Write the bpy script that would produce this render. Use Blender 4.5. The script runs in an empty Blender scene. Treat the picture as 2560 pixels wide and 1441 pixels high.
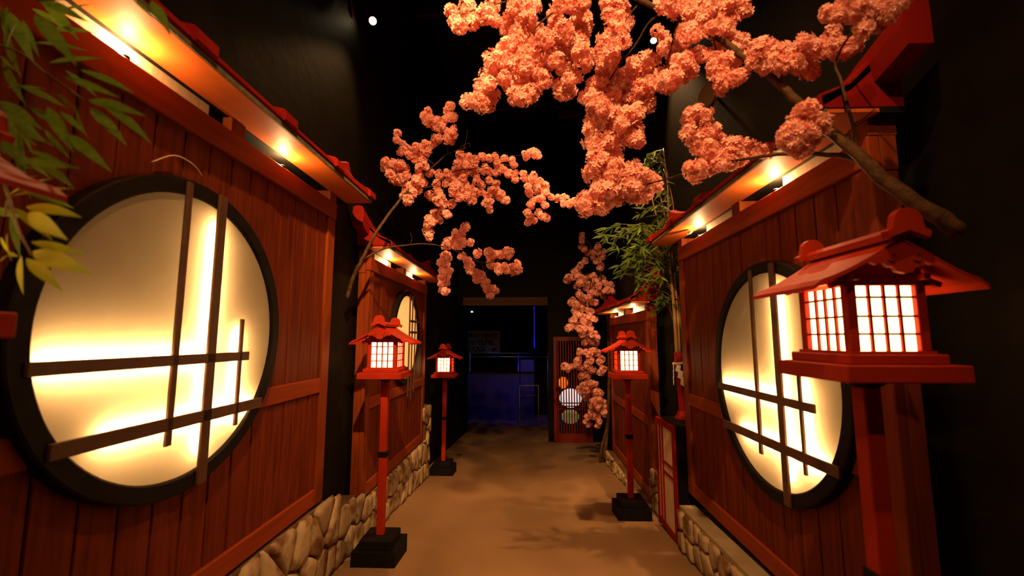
import bpy, bmesh, math, random
from mathutils import Vector, Matrix
random.seed(11)
PI = math.pi
SC = bpy.context.scene
COL = SC.collection

# ------------------------------------------------------------------ camera
cam_d = bpy.data.cameras.new('camera')
cam_d.sensor_width = 36.0
cam_d.lens = 15.1875
cam_d.clip_start = 0.03
cam_d.dof.use_dof = True
cam_d.dof.focus_distance = 3.7
cam_d.dof.aperture_fstop = 2.0
cam = bpy.data.objects.new('camera', cam_d)
COL.objects.link(cam)
cam.location = (0, 0, 1.5)
cam.rotation_euler = (math.radians(90 + 6.5759), 0, math.radians(2.1072))
SC.camera = cam

# ------------------------------------------------------------------ world, exposure
w = bpy.data.worlds.new('world'); SC.world = w
w.use_nodes = True
w.node_tree.nodes['Background'].inputs[0].default_value = (1.0, .5, .2, 1)
w.node_tree.nodes['Background'].inputs[1].default_value = .002
SC.view_settings.view_transform = 'Standard'
SC.view_settings.look = 'None'
SC.view_settings.gamma = 1
SC.view_settings.exposure = 0
SC.view_settings.use_curve_mapping = False
SC.cycles.max_bounces = 7
SC.cycles.diffuse_bounces = 4
SC.cycles.glossy_bounces = 3
SC.cycles.transmission_bounces = 5
SC.cycles.caustics_reflective = False
SC.cycles.caustics_refractive = False
SC.cycles.sample_clamp_indirect = 4

# ------------------------------------------------------------------ ceiling spots of the hall (main light) and added fill spots
WARM = (1.0, .53, .2)
def spot(name, loc, aim, watts, angle, blend=.4, radius=.03, color=WARM):
    d = bpy.data.lights.new(name, 'SPOT')
    d.energy = watts; d.color = color; d.spot_size = math.radians(angle); d.spot_blend = blend
    d.shadow_soft_size = radius
    o = bpy.data.objects.new(name, d); COL.objects.link(o)
    o.location = loc
    o.rotation_euler = (Vector(aim) - Vector(loc)).to_track_quat('-Z', 'Y').to_euler()
    return o
spot('spot_light_front', (.05, .1, 4.3), (-.05, 3.5, 1.4), 690, 80, 1.0, .03)
spot('fill_spot_panel_left', (.0, .15, 4.3), (-1.25, 4.4, 1.15), 760, 27, .7, .03)  # unseen fill spot, added to brighten the panel with the cream window
spot('fill_spot_panel_right', (-.5, 1.0, 4.6), (1.2, 5.5, .7), 760, 25, .7, .03)  # unseen fill spot, added to brighten the windowless panel
spot('fill_spot_middle', (-.45, 2.9, 5.2), (.85, 6.0, .7), 620, 52, .8, .04)  # added fill for the far blossoms, far panel and floor
spot('spot_light_rear', (.5, -1.3, 4.3), (.1, 2.2, 1.2), 110, 90, .9, .04)
spot('spot_light_left', (-1.27, 3.30, 4.12), (1.0, 2.2, 0), 70, 98, .4, .03)
spot('spot_light_right', (1.28, 4.05, 4.42), (.25, 3.1, 0), 380, 74, .6, .025)

# measured positions in millimetres: blossom clusters (x, y, z, r), branches, bamboo leaves
BL_A=[[-374,1974,3124,45],[-360,1990,3077,46],[-331,1957,3026,48],[-306,2042,3195,56],[-304,2027,3139,48],[-268,2004,3086,48],[-225,1967,3081,45],[-194,1971,3092,56],[-177,2033,3193,56],[-160,2030,3112,47],[-56,2012,3172,55],[-10,2096,3222,60],[32,2126,3263,50],[-74,2071,3160,57],[-26,2051,3125,49],[22,2045,3127,48],[-93,2137,3149,62],[-50,2060,3063,51],[-2,2132,3134,57],[48,2126,3120,61],[-58,2052,3005,53],[-10,2070,3009,53],[-102,1982,2939,49],[39,2113,3030,49],[82,1959,2958,53],[114,2006,2967,53],[-121,2044,2950,52],[-77,2149,3015,52],[-26,2033,2923,49],[22,2077,2952,51],[68,2021,2904,57],[114,2014,2906,54],[178,2131,3022,50],[-146,1962,2844,48],[-181,2103,2950,57],[-103,1997,2867,50],[-56,1986,2833,52],[-2,1959,2806,54],[46,2129,2909,63],[102,2097,2930,62],[140,1954,2831,49],[195,2143,2977,61],[-167,2032,2859,60],[-131,2074,2886,59],[66,2009,2780,49],[21,2039,2800,48],[-18,2026,2760,60],[-96,2016,2755,46],[-108,1959,2752,47],[-76,2107,2863,53],[82,2008,2763,47],[-209,2146,2883,55],[-186,1992,2750,46],[-221,1961,2708,47],[-203,2085,2758,50],[-243,1958,2643,51],[-271,2000,2660,60],[-222,1974,2620,52],[-204,2105,2702,54],[-192,2148,2769,56],[-57,1998,2678,51],[-26,1957,2638,50],[12,2000,2686,58],[37,2116,2763,56],[155,1906,3086,45],[204,1948,3111,46],[249,1946,3108,54],[277,1928,3108,43],[145,2086,3182,54],[284,2098,3179,52],[305,2080,3147,55],[246,2058,3105,56],[146,1999,3062,45],[179,1942,2992,54],[288,2080,3095,59],[166,1967,2978,52],[229,2060,3029,54],[181,2063,2999,53],[256,2031,2965,54],[261,1954,2876,55],[318,2091,2938,47],[302,2094,2923,60],[265,2034,3000,45],[189,2080,2873,48],[221,2094,2856,55],[194,1912,2700,44],[229,2027,2788,52],[176,2049,2745,58],[197,1944,2672,43],[204,2084,2791,46],[408,1988,3154,45],[453,1981,3155,54],[476,1988,3118,51],[406,1988,3087,46],[439,1967,3036,48],[482,1989,3044,54],[411,1947,2981,50],[452,1903,2938,42],[383,1959,2942,50],[433,1986,2953,52],[454,1914,2898,47],[370,1977,2906,50],[399,1901,2835,53],[377,1983,2861,45],[409,1954,2841,48],[368,1979,2834,48],[382,2057,2845,52],[454,2175,2939,49],[533,2038,2854,53],[615,2162,2952,55],[634,2089,2911,58],[592,2144,2880,48],[637,2161,2899,50],[687,2068,2812,57],[684,2088,2790,57],[716,2047,2764,57],[750,2048,2822,47],[847,2099,2861,51],[526,2107,2849,59],[443,2134,2842,47],[383,2070,2795,53],[482,2098,2793,56],[529,2097,2775,47],[566,2059,2750,57],[617,2077,2760,56],[352,2178,2819,57],[392,2128,2771,56],[428,2070,2727,58],[322,2095,2727,59],[365,2069,2686,58],[492,2146,2753,56],[542,2091,2720,48],[619,2143,2749,52],[342,2126,2677,49],[373,2033,2633,47],[443,2149,2705,50],[510,2164,2712,53],[561,2112,2681,51],[619,2119,2693,48],[443,2084,2618,59],[497,2049,2598,54],[557,2072,2626,50],[459,2024,2537,45],[550,2172,2621,60],[519,2148,2566,59],[572,2173,2569,50],[563,2113,2498,54],[540,2112,2515,60],[349,2181,2629,62],[384,2104,2597,56],[428,2171,2614,59],[345,2164,2578,60],[395,2126,2549,60],[436,2139,2538,56],[341,2198,2542,59],[370,2127,2508,50],[409,2129,2492,56],[457,2210,2494,62],[347,2138,2464,53],[403,2188,2477,52],[338,2139,2414,47],[380,2112,2394,54],[448,2173,2427,57],[336,2134,2354,61],[389,2165,2366,50],[439,2098,2346,60],[339,2209,2350,62],[379,2162,2315,52],[423,2101,2299,50],[473,2117,2329,60],[548,2197,2377,60],[548,2108,2308,50],[497,2126,2291,60],[579,2110,2300,58],[635,2172,2298,56],[668,2205,2302,52],[605,2153,2259,50],[529,2102,2242,47],[473,2128,2244,49],[405,2097,2226,60],[363,2125,2236,60],[594,2174,2234,59],[529,2169,2224,62],[471,2195,2226,59],[399,2157,2198,58],[347,2177,2196,56],[374,2150,2163,50],[301,2191,2218,55],[280,2098,2156,49],[301,2195,2161,52],[640,1989,2998,39],[692,2036,2999,37],[697,1989,2922,37],[713,1953,2880,40],[654,1952,2881,41],[752,1965,2832,34],[740,2035,2880,42],[697,1973,2863,38],[593,1747,2947,47],[607,1712,2910,47],[668,1810,2966,48],[728,1801,2980,51],[707,1736,2897,48],[778,1790,2969,46],[778,1703,2882,45],[863,1799,2975,43],[881,1768,2948,50],[919,1762,2949,39],[946,1766,2922,42],[932,1793,2930,47],[754,1727,2867,48],[810,1765,2889,43],[863,1790,2915,50],[899,1797,2897,50],[689,1769,2829,47],[726,1763,2823,45],[787,1808,2871,44],[778,1700,2788,46],[853,1750,2824,45],[685,1762,2787,42],[705,1714,2759,39],[854,1784,2814,50],[896,1774,2798,40],[938,1807,2800,50],[887,1751,2724,39],[849,1791,2775,47],[748,1765,2716,39],[787,1778,2724,40],[799,1747,2688,40],[837,1733,2663,49],[885,1780,2686,49],[793,1726,2631,42],[836,1763,2640,39],[811,1739,2605,50],[654,1780,2693,50],[666,1726,2655,46],[709,1785,2709,48],[631,1742,2618,40],[599,1692,2552,47],[685,1802,2641,43],[705,1781,2655,44],[592,1765,2598,49],[816,1729,2549,45],[832,1721,2558,44],[845,1694,2554,40],[880,1724,2586,49],[862,1563,2597,39],[870,1559,2568,41],[861,1567,2542,33],[902,1571,2614,41],[927,1617,2614,42],[927,1600,2570,34],[904,1584,2534,37],[983,1649,2662,35],[936,1574,2571,40],[938,1561,2531,41],[982,1580,2599,38],[1008,1616,2585,42],[963,1558,2515,40],[1009,1568,2584,39],[1002,1553,2536,39],[1022,1568,2520,34],[1042,1553,2604,35],[1068,1583,2638,42],[1077,1611,2606,36],[1100,1649,2592,35],[1087,1571,2591,41],[1119,1645,2556,41],[1126,1648,2545,34],[1171,1640,2651,41],[1181,1617,2666,41],[1143,1560,2594,34],[1126,1564,2572,37],[1191,1605,2677,38],[1203,1586,2617,40],[1236,1634,2618,41],[1206,1554,2581,33],[1250,1572,2612,34],[1265,1607,2618,35],[925,1257,2489,31],[936,1242,2471,33],[978,1277,2519,30],[966,1241,2506,36],[971,1233,2468,27],[990,1231,2487,34],[1009,1264,2487,36],[1028,1250,2506,28],[1021,1238,2471,33],[1045,1244,2495,29],[1064,1243,2509,31],[1069,1241,2477,31],[1077,1228,2476,27],[1080,1267,2477,34],[1014,1245,2441,28],[1010,1238,2415,32],[1064,1274,2457,32],[1088,1278,2465,33],[1081,1231,2458,32],[1130,1256,2508,33],[1156,1263,2524,28],[708,1794,2463,44],[729,1764,2453,35],[756,1768,2441,38],[693,1794,2428,38],[740,1813,2438,37],[761,1785,2415,42],[695,1804,2384,46],[744,1844,2410,39],[765,1784,2372,41],[807,1804,2389,39],[719,1836,2364,38],[743,1797,2345,36],[807,1838,2363,43],[845,1849,2367,38],[744,1821,2321,42],[762,1755,2290,43],[845,1837,2334,37],[799,1844,2295,45],[824,1810,2280,41],[847,1776,2264,35],[879,1798,2315,44],[879,1771,2316,40],[881,1778,2285,42],[919,1846,2272,46],[853,1779,2231,39],[795,1750,2220,40],[787,1835,2256,45],[682,1757,2204,39],[714,1758,2204,39],[774,1841,2223,39],[731,1835,2207,46],[804,1832,2233,38],[961,1842,2334,46],[984,1850,2323,36],[962,1750,2271,37],[1016,1802,2293,40],[928,1396,2258,39],[929,1430,2255,40],[964,1421,2255,39],[918,1431,2228,34],[943,1416,2220,35],[960,1396,2209,41],[994,1409,2210,37],[868,1407,2178,39],[893,1397,2178,40],[921,1394,2176,43],[955,1399,2178,41],[876,1423,2158,38],[892,1408,2146,37],[941,1436,2163,39],[964,1422,2167,36],[908,1427,2132,35],[928,1419,2128,40],[895,1423,2207,40]]
BL_B=[[-637,3364,3413,44],[-664,3442,3402,51],[-628,3395,3335,54],[-669,3340,3279,45],[-805,3311,3333,44],[-842,3310,3293,44],[-786,3292,3269,46],[-815,3308,3239,45],[-755,3383,3303,45],[-776,3423,3270,52],[-701,3316,3200,51],[-644,3285,3157,41],[-623,3449,3253,43],[-587,3251,3113,50],[-636,3251,3075,48],[-618,3361,3101,44],[-721,3299,3100,52],[-752,3329,3075,44],[-805,3338,3054,50],[-823,3308,3066,42],[-1087,3408,3200,43],[-1038,3261,3074,40],[-1043,3449,3122,48],[-1039,3397,3044,49],[-1001,3445,3079,47],[-951,3320,2969,49],[-883,3250,3014,44],[-872,3402,3071,49],[-882,3348,2993,53],[-816,3337,3000,50],[-914,3328,2932,42],[-850,3328,2931,43],[-806,3255,2848,43],[-860,3275,2844,46],[-1180,3398,2953,51],[-1175,3427,2911,46],[-1109,3384,2919,53],[-1028,3329,2895,52],[-1095,3271,2795,51],[-1082,3426,2869,54],[-1014,3416,2891,51],[-977,3337,2806,50],[-1106,3426,2802,49],[-1038,3374,2782,53],[-867,3307,2806,45],[-878,3257,2735,51],[-858,3376,2766,50],[-925,3298,2713,43],[-887,3346,2691,52],[-969,3321,2683,46],[-983,3334,2636,51],[-905,3275,2640,51],[-934,3252,2570,48],[-571,3553,3064,50],[-502,3548,3047,47],[-433,3428,2967,47],[-580,3453,2953,51],[-523,3513,2963,52],[-467,3595,2983,54],[-610,3558,2928,56],[-547,3586,2924,54],[-673,3470,2866,49],[-756,3551,2886,54],[-640,3580,2867,54],[-551,3534,2848,47],[-775,3524,2807,46],[-697,3529,2808,45],[-582,3404,2747,54],[-530,3574,2808,48],[-607,3409,2696,52],[-566,3554,2746,46],[-501,3563,2762,55],[-441,3515,2717,47],[-556,3411,2644,43],[-503,3488,2682,52],[-469,3528,2654,46],[-839,3560,2918,44],[-760,3523,2738,45],[-708,3401,2655,44],[-835,3559,2710,46],[-733,3403,2604,48],[-695,3470,2611,50],[-638,3515,2625,52],[-797,3583,2566,48],[-718,3527,2562,45],[-663,3450,2512,43],[-766,3572,2508,48],[-826,3542,2500,55],[-823,3477,2442,45],[-813,3475,2486,42],[-791,3489,2453,38],[-838,3535,2441,45],[-837,3537,2391,47],[-826,3523,2338,47],[-387,3599,3068,43],[-335,3627,3064,49],[-267,3456,3004,38],[-255,3471,2955,42],[-199,3637,3067,45],[-131,3635,3051,43],[-115,3566,2979,41],[-21,3584,3083,41],[31,3432,3029,41],[73,3565,3088,48],[84,3499,3030,48],[-8,3625,3073,40],[-374,3617,2962,49],[-324,3661,2950,47],[-259,3524,2895,44],[-210,3586,2947,45],[-151,3475,2861,47],[-101,3560,2893,39],[-100,3503,2817,38],[-35,3541,2885,39],[-22,3557,2850,41],[-457,3629,2925,48],[-424,3475,2811,46],[-395,3570,2805,41],[-336,3649,2875,39],[-272,3526,2800,44],[-293,3469,2726,42],[-267,3642,2773,43],[-398,3600,2746,40],[-255,3664,2738,50],[-215,3470,2685,45],[-204,3510,2645,38],[-177,3481,2635,45],[-339,3542,2698,44],[-305,3461,2617,39],[-349,3518,2623,43],[-332,3627,2602,44],[44,3509,2844,48],[58,3596,2822,47],[113,3623,2845,44],[4,3492,2758,38],[84,3588,2777,47],[154,3647,2811,50],[17,3551,2724,43],[99,3662,2761,40],[148,3520,2712,44],[44,3574,2663,45],[107,3468,2641,42],[29,3472,2590,41],[145,3473,2589,40],[96,3580,2556,43],[118,3470,2497,42],[162,3591,2517,42],[4,3495,2532,42],[30,3597,2520,39],[3,3592,2478,39],[57,3644,2506,41],[206,3628,2706,39],[253,3548,2673,41],[311,3616,2687,47],[297,3460,2597,37],[363,3605,2642,43],[393,3519,2628,41],[-510,3473,2409,43],[-535,3480,2374,38],[-598,3500,2368,48],[-559,3562,2345,46],[-626,3597,2341,43],[-558,3486,2266,46],[-515,3437,2267,45],[-469,3449,2270,44],[-662,3525,2300,46],[-657,3438,2245,44],[-711,3593,2278,39],[-608,3567,2272,41],[-695,3582,2201,49],[-643,3437,2137,41],[-722,3539,2132,49],[-690,3626,2122,39],[-636,3472,2047,41],[-722,3608,2069,47],[-676,3561,2025,48],[-735,3617,2009,49],[-727,3582,1955,41],[-695,3605,1957,47],[-727,3647,1901,41],[-668,3468,1875,41],[-550,3518,2175,42],[-496,3481,2132,44],[-470,3558,2109,41],[-497,3495,2086,44],[-473,3498,2051,47],[-430,3536,2032,48],[-379,3508,2016,42],[-430,3642,1998,45],[-374,3578,1989,48],[-344,3524,1946,47],[-351,3597,1906,41],[-300,3567,1914,41],[-280,3627,1897,44],[-315,3606,1858,46],[-436,3677,2231,47],[-326,3567,2220,46],[-321,3650,2199,49],[-279,3591,2200,44],[-235,3668,2215,43],[-181,3585,2223,45],[-157,3597,2200,48],[-145,3594,2224,41],[-320,3650,2124,46],[-264,3729,2111,51],[-244,3618,2068,44],[-197,3666,2113,45],[-184,3656,2074,43],[-137,3714,2108,50],[-86,3703,2131,48],[-87,3725,2084,43],[-138,3738,2080,42]]
BL_C=[[845,6630,3067,68],[846,6647,3003,64],[861,6782,2939,64],[898,6719,2880,67],[964,6883,2842,63],[1037,6753,2839,69],[1090,6649,2909,66],[1098,6709,2830,67],[1198,6767,2841,71],[1169,6740,2766,69],[1040,6783,2775,70],[1083,6638,2680,71],[1140,6723,2603,76],[884,6640,2681,69],[822,6690,2622,72],[794,6845,2579,74],[739,6772,2521,78],[704,6668,2438,78],[621,6732,2402,72],[635,6639,2434,60],[791,6648,2435,70],[838,6672,2415,74],[812,6646,2344,72],[792,6870,2327,75],[908,6877,2373,77],[976,6857,2463,62],[1029,6753,2471,66],[1069,6732,2377,74],[1175,6819,2434,65],[1188,6651,2343,61],[1308,6822,2319,77],[1290,6628,2206,62],[1206,6641,2230,78],[1094,6621,2295,70],[1043,6863,2325,65],[966,6805,2341,67],[918,6792,2271,70],[786,6645,2165,76],[1001,6750,2198,79],[1095,6779,2200,79],[1187,6796,2156,62],[933,6601,2116,77],[871,6800,2112,76],[718,6851,2094,68],[668,6812,2046,73],[736,6618,2008,69],[857,6879,2050,72],[965,6836,2047,63],[1038,6725,2037,70],[729,6767,1929,76],[839,6747,1950,71],[929,6755,1928,73],[998,6774,1906,68],[741,6686,1857,76],[832,6706,1836,73],[916,6681,1812,78],[1002,6665,1789,67],[698,6711,1769,76],[777,6820,1751,66],[848,6673,1746,73],[944,6734,1748,64],[623,6635,1657,73],[706,6798,1683,76],[774,6623,1635,68],[864,6643,1635,70],[955,6669,1635,64],[834,6768,1548,64],[933,6838,1549,64],[999,6680,1548,74],[1063,6679,1504,65],[885,6835,1437,72],[998,6843,1437,78],[1072,6889,1414,63],[801,6718,1284,69],[885,6686,1286,76],[999,6718,1306,77],[919,6621,1245,67],[1075,6788,1260,76],[1132,6745,1175,77],[1078,6689,1134,66],[1136,6658,1028,63],[1106,6746,979,74],[944,6658,1157,69],[909,6730,1088,79],[976,6748,1021,75],[749,6670,1156,76],[720,6607,1095,62],[805,6790,1040,71],[670,6758,1064,72],[555,6704,1067,72],[600,6719,1044,71],[828,6814,907,67],[897,6828,928,77],[926,6897,811,63],[837,6728,785,63],[935,6650,815,68],[1028,6833,796,64],[827,6839,686,77],[789,6890,701,76],[870,6663,707,73],[951,6772,716,66],[869,6837,599,68],[1072,6852,663,78],[1094,6719,658,63],[1069,6845,577,64],[1027,6674,694,69],[1083,6697,674,59],[1034,6728,618,67],[974,6689,555,60],[1058,6663,576,59],[1149,6799,522,66],[967,6770,474,70],[1037,6656,474,59],[1161,6777,456,61],[958,6845,375,60],[1047,6842,393,68],[1178,6785,369,71],[889,6737,307,61],[977,6737,324,67],[1058,6814,311,66],[1147,6808,365,67],[879,6806,225,58],[915,6816,189,65],[1059,6715,260,57],[1049,6771,181,59]]
BR_A=[[[1201,1220,1793,24],[1139,1250,1871,22],[1083,1320,1995,20],[1059,1420,2145,18],[1024,1550,2345,16],[958,1620,2510,15],[882,1700,2669,14],[776,1780,2840,13],[538,1900,3093,12],[270,2000,3318,9]],[[1080,1330,2009,12],[1081,1420,2095,9],[1033,1500,2145,8],[969,1600,2191,7],[903,1700,2219,6],[821,1800,2237,6],[742,1950,2258,5],[640,2100,2271,4],[452,2150,2240,3]],[[1079,1400,2100,7],[1095,1420,2186,6],[1108,1470,2388,5],[1118,1500,2499,4],[1093,1350,2524,3],[1135,1250,2497,3]],[[1098,1420,2214,4],[1116,1400,2224,3],[1134,1380,2241,2]],[[641,1880,3021,5],[577,1920,2984,4],[533,1980,2926,4],[462,2020,2850,4],[408,2060,2771,3],[382,2100,2644,3],[395,2150,2410,3]],[[543,1920,3099,4],[471,1950,3010,3],[438,1950,2866,3]],[[907,1660,2605,5],[1009,1620,2584,4],[1137,1580,2603,3],[1179,1500,2560,2]],[[698,1840,2957,4],[685,1860,2914,3],[673,1950,2818,3],[669,2000,2790,2]],[[359,1950,3183,6],[167,2000,3145,5],[27,2050,3057,4],[-75,2050,2884,3],[-197,2050,2735,3]],[[167,2000,3145,4],[244,2000,2970,3],[202,2000,2780,3]],[[27,2000,3215,4],[-154,2000,3177,3],[-357,2000,3117,3]],[[878,1780,2228,3],[825,1800,2308,3],[729,1800,2418,3]],[[1044,1520,2298,5],[955,1450,2247,4],[923,1430,2166,3]],[[800,1760,2806,4],[827,1760,2666,3],[841,1760,2611,2]]]
BR_B=[[[-1341,3150,1795,16],[-1285,3120,1956,15],[-1222,3100,2072,14],[-1139,3100,2252,12],[-1070,3150,2402,11],[-998,3250,2575,10],[-902,3350,2756,8],[-769,3400,2910,7],[-664,3450,3034,6],[-521,3500,3107,4]],[[-1222,3100,2072,8],[-1094,3200,2176,7],[-971,3300,2221,6],[-837,3400,2255,6],[-684,3450,2241,5],[-559,3500,2200,4],[-365,3550,2121,4],[-217,3600,2163,3]],[[-901,3350,2699,5],[-787,3420,2747,4],[-637,3500,2896,4],[-405,3550,2948,3],[-199,3550,2981,3],[-28,3550,2872,3],[107,3550,2694,3],[342,3550,2656,2]],[[-405,3550,2948,3],[-302,3550,3018,3],[-96,3550,3051,2],[75,3550,3066,2]],[[-769,3400,2920,4],[-842,3350,2975,3],[-976,3350,3046,3],[-1095,3350,3169,2]],[[-664,3450,3034,3],[-677,3420,3143,3],[-660,3400,3308,2],[-608,3380,3419,2]],[[-842,3350,2975,3],[-780,3350,3180,2],[-833,3350,3320,2]],[[-694,3450,2791,3],[-718,3500,2653,3],[-782,3500,2481,2],[-822,3500,2328,2]],[[-717,3450,2242,3],[-692,3500,2175,2],[-663,3500,2040,2],[-694,3500,1891,2]],[[-669,3460,2260,3],[-595,3500,2343,2],[-546,3500,2410,2]],[[-382,3550,2131,2],[-367,3580,2051,2],[-301,3600,1884,2]],[[-538,3500,3107,3],[-518,3500,3196,2],[-512,3500,3268,1]],[[-572,3500,3115,3],[-497,3500,3149,2],[-487,3500,3113,1]],[[-984,3300,2689,4],[-1053,3300,2823,3],[-1151,3300,2841,2]],[[-929,3320,2232,3],[-917,3330,2279,2],[-934,3340,2333,1]],[[-387,3550,2877,3],[-284,3550,2699,2],[-198,3550,2645,2]],[[-284,3550,2699,2],[-317,3550,2560,2]],[[39,3550,2765,2],[22,3550,2591,2],[4,3550,2470,2]]]
BR_C=[[[1130,6770,-316,34],[1188,6770,91,30],[1224,6770,563,24],[1239,6770,1164,20],[1228,6740,1900,16],[1133,6750,2529,13],[1017,6750,2913,10],[863,6750,3108,6]],[[1212,6740,2024,8],[1006,6750,2403,6],[933,6750,1901,5],[862,6750,1408,4],[972,6750,803,4],[1022,6750,329,3]],[[1239,6770,1164,8],[1097,6750,984,6],[914,6750,953,4],[612,6750,1073,3]],[[1133,6750,2529,8],[820,6750,2467,5],[663,6750,2404,3]],[[1177,6770,121,20],[1094,6740,-135,22],[1064,6740,-366,24]]]
LEAF_L=[[-881,766,2026,-768,760,1985,15,0],[-840,751,1953,-710,719,1915,15,0],[-797,738,1937,-678,716,1864,15,0],[-905,813,1974,-794,782,1891,15,0],[-927,757,1944,-832,717,1848,15,0],[-978,791,2060,-886,800,2084,15,0],[-993,749,2123,-971,764,2058,15,0],[-945,731,2117,-817,690,2006,15,0],[-989,739,2108,-1031,752,2069,15,0],[-877,738,1993,-786,747,1963,15,0],[-873,751,1885,-764,725,1812,15,0],[-853,740,1859,-829,755,1842,15,0],[-941,767,1904,-912,791,1856,15,0],[-1009,799,1877,-911,794,1846,15,0],[-937,776,1984,-895,771,1956,15,0],[-909,788,1966,-912,816,1905,15,0],[-1019,752,1955,-898,716,1893,15,0],[-1113,830,2033,-1039,835,2040,15,0],[-1072,793,1962,-985,781,1887,15,0],[-975,731,1864,-888,699,1806,15,0],[-1044,810,2219,-913,782,2158,15,0],[-812,790,2195,-760,780,2153,15,0],[-732,747,2153,-651,702,2062,15,0],[-1026,737,2141,-1014,744,2097,15,0],[-896,754,1932,-835,745,1888,15,0],[-938,788,2041,-877,799,1996,15,0],[-1024,746,2149,-1006,730,2077,15,0],[-1106,806,2089,-1075,809,2059,15,0],[-1026,777,1947,-957,779,1893,15,0],[-1044,809,1942,-1040,829,1880,15,0],[-937,763,1830,-821,721,1784,15,1],[-934,723,1754,-830,726,1780,15,1],[-1009,778,1776,-921,764,1813,15,1],[-988,780,1847,-858,747,1824,15,1],[-885,709,1730,-772,690,1715,17,2],[-951,745,1739,-903,772,1688,17,2],[-864,698,1716,-758,655,1665,17,2],[-864,707,1666,-787,726,1650,17,2],[-934,769,1662,-787,724,1620,17,2],[-865,704,1636,-786,692,1585,17,2],[-943,759,1652,-936,755,1580,17,2],[-917,713,1684,-949,741,1638,17,2],[-967,743,1684,-972,765,1648,17,2],[-959,751,1656,-980,780,1656,17,2],[-957,738,1637,-958,751,1656,17,2],[-1212,940,1953,-1188,944,1828,14,0],[-1205,917,2097,-1098,931,2054,14,0],[-1234,947,2318,-1138,952,2266,14,0],[-1229,921,2042,-1166,900,1924,14,0],[-1213,934,1898,-1133,964,1909,14,0],[-1208,937,1990,-1183,929,1866,14,0],[-1194,879,1842,-1108,894,1869,14,0],[-1209,950,2059,-1108,944,1999,14,0],[-1088,882,2249,-1037,911,2305,14,0],[-1220,879,2014,-1137,846,1904,14,0],[-1267,906,1994,-1174,896,1925,14,0],[-1180,919,2204,-1066,929,2201,14,0],[-1261,946,2014,-1131,935,1965,14,0],[-1106,852,1898,-1040,868,1851,14,0],[-1185,931,1849,-1028,899,1803,14,0],[-1183,922,2333,-1062,895,2211,14,0],[-1271,928,2252,-1220,917,2127,14,0],[-1173,915,1790,-1173,936,1683,14,0],[-1262,926,2164,-1211,934,2057,14,0],[-1232,903,2272,-1133,879,2136,14,0],[-1126,898,2221,-1028,909,2228,14,0],[-1172,853,1776,-1048,833,1753,14,0]]
STEM_L=[[[-1396,1000,2391,1],[-1395,1000,2389,1]],[[-1380,320,1790,5],[-1255,840,2060,5],[-1089,820,1841,4],[-963,760,1713,3],[-887,730,1646,2]],[[-1380,320,1790,5],[-1205,700,2082,5],[-1151,850,2140,4],[-998,800,2046,3],[-882,780,1971,2]],[[-1345,320,1710,5],[-1177,700,1923,5],[-1122,850,1998,3],[-981,800,1985,2]],[[-1402,320,1839,5],[-1223,700,2181,5],[-1131,850,2265,4],[-1019,800,2209,2],[-807,780,2199,2]],[[-1012,780,1767,3],[-989,760,1729,2]]]


# ------------------------------------------------------------------ materials
def mat(name, col, rough=.6, spec=.4, metal=0, noise=None, stretch=(1, 1, 1), bump=0, bscale=60, emit=None, estr=0, transl=0, coords='Object'):
    m = bpy.data.materials.new(name); m.use_nodes = True
    nt = m.node_tree; N = nt.nodes; L = nt.links
    b = N['Principled BSDF']
    b.inputs['Base Color'].default_value = (*col, 1)
    b.inputs['Roughness'].default_value = rough
    b.inputs['Specular IOR Level'].default_value = spec
    b.inputs['Metallic'].default_value = metal
    if emit:
        b.inputs['Emission Color'].default_value = (*emit, 1)
        b.inputs['Emission Strength'].default_value = estr
    tc = N.new('ShaderNodeTexCoord'); mp = N.new('ShaderNodeMapping')
    L.new(tc.outputs[coords], mp.inputs[0]); mp.inputs['Scale'].default_value = stretch
    oi = N.new('ShaderNodeObjectInfo')
    addv = N.new('ShaderNodeVectorMath'); addv.operation = 'ADD'
    mulr = N.new('ShaderNodeMath'); mulr.operation = 'MULTIPLY'; mulr.inputs[1].default_value = 37.0
    L.new(oi.outputs['Random'], mulr.inputs[0])
    L.new(mp.outputs[0], addv.inputs[0]); L.new(mulr.outputs[0], addv.inputs[1])
    if noise:
        sc, col2, lo, hi = noise
        t = N.new('ShaderNodeTexNoise'); t.inputs['Scale'].default_value = sc; t.inputs['Detail'].default_value = 5
        L.new(addv.outputs[0], t.inputs['Vector'])
        r = N.new('ShaderNodeValToRGB')
        r.color_ramp.elements[0].position = lo; r.color_ramp.elements[0].color = (*col, 1)
        r.color_ramp.elements[1].position = hi; r.color_ramp.elements[1].color = (*col2, 1)
        L.new(t.outputs['Fac'], r.inputs[0]); L.new(r.outputs[0], b.inputs['Base Color'])
    if bump:
        t2 = N.new('ShaderNodeTexNoise'); t2.inputs['Scale'].default_value = bscale; t2.inputs['Detail'].default_value = 3
        L.new(addv.outputs[0], t2.inputs['Vector'])
        bp = N.new('ShaderNodeBump'); bp.inputs['Strength'].default_value = bump; bp.inputs['Distance'].default_value = .01
        L.new(t2.outputs['Fac'], bp.inputs['Height']); L.new(bp.outputs[0], b.inputs['Normal'])
    if transl:
        tr = N.new('ShaderNodeBsdfTranslucent'); mx = N.new('ShaderNodeMixShader')
        mx.inputs[0].default_value = transl
        src = b.inputs['Base Color'].links[0].from_socket if b.inputs['Base Color'].links else None
        if src: L.new(src, tr.inputs[0])
        else: tr.inputs[0].default_value = (*col, 1)
        L.new(b.outputs[0], mx.inputs[1]); L.new(tr.outputs[0], mx.inputs[2])
        L.new(mx.outputs[0], N['Material Output'].inputs[0])
    return m
M = {}
M['black_wall'] = mat('black_wall', (.008, .006, .004), .6, .06, noise=(3, (.012, .009, .0055), .4, .7), bump=.25, bscale=9)
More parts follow.
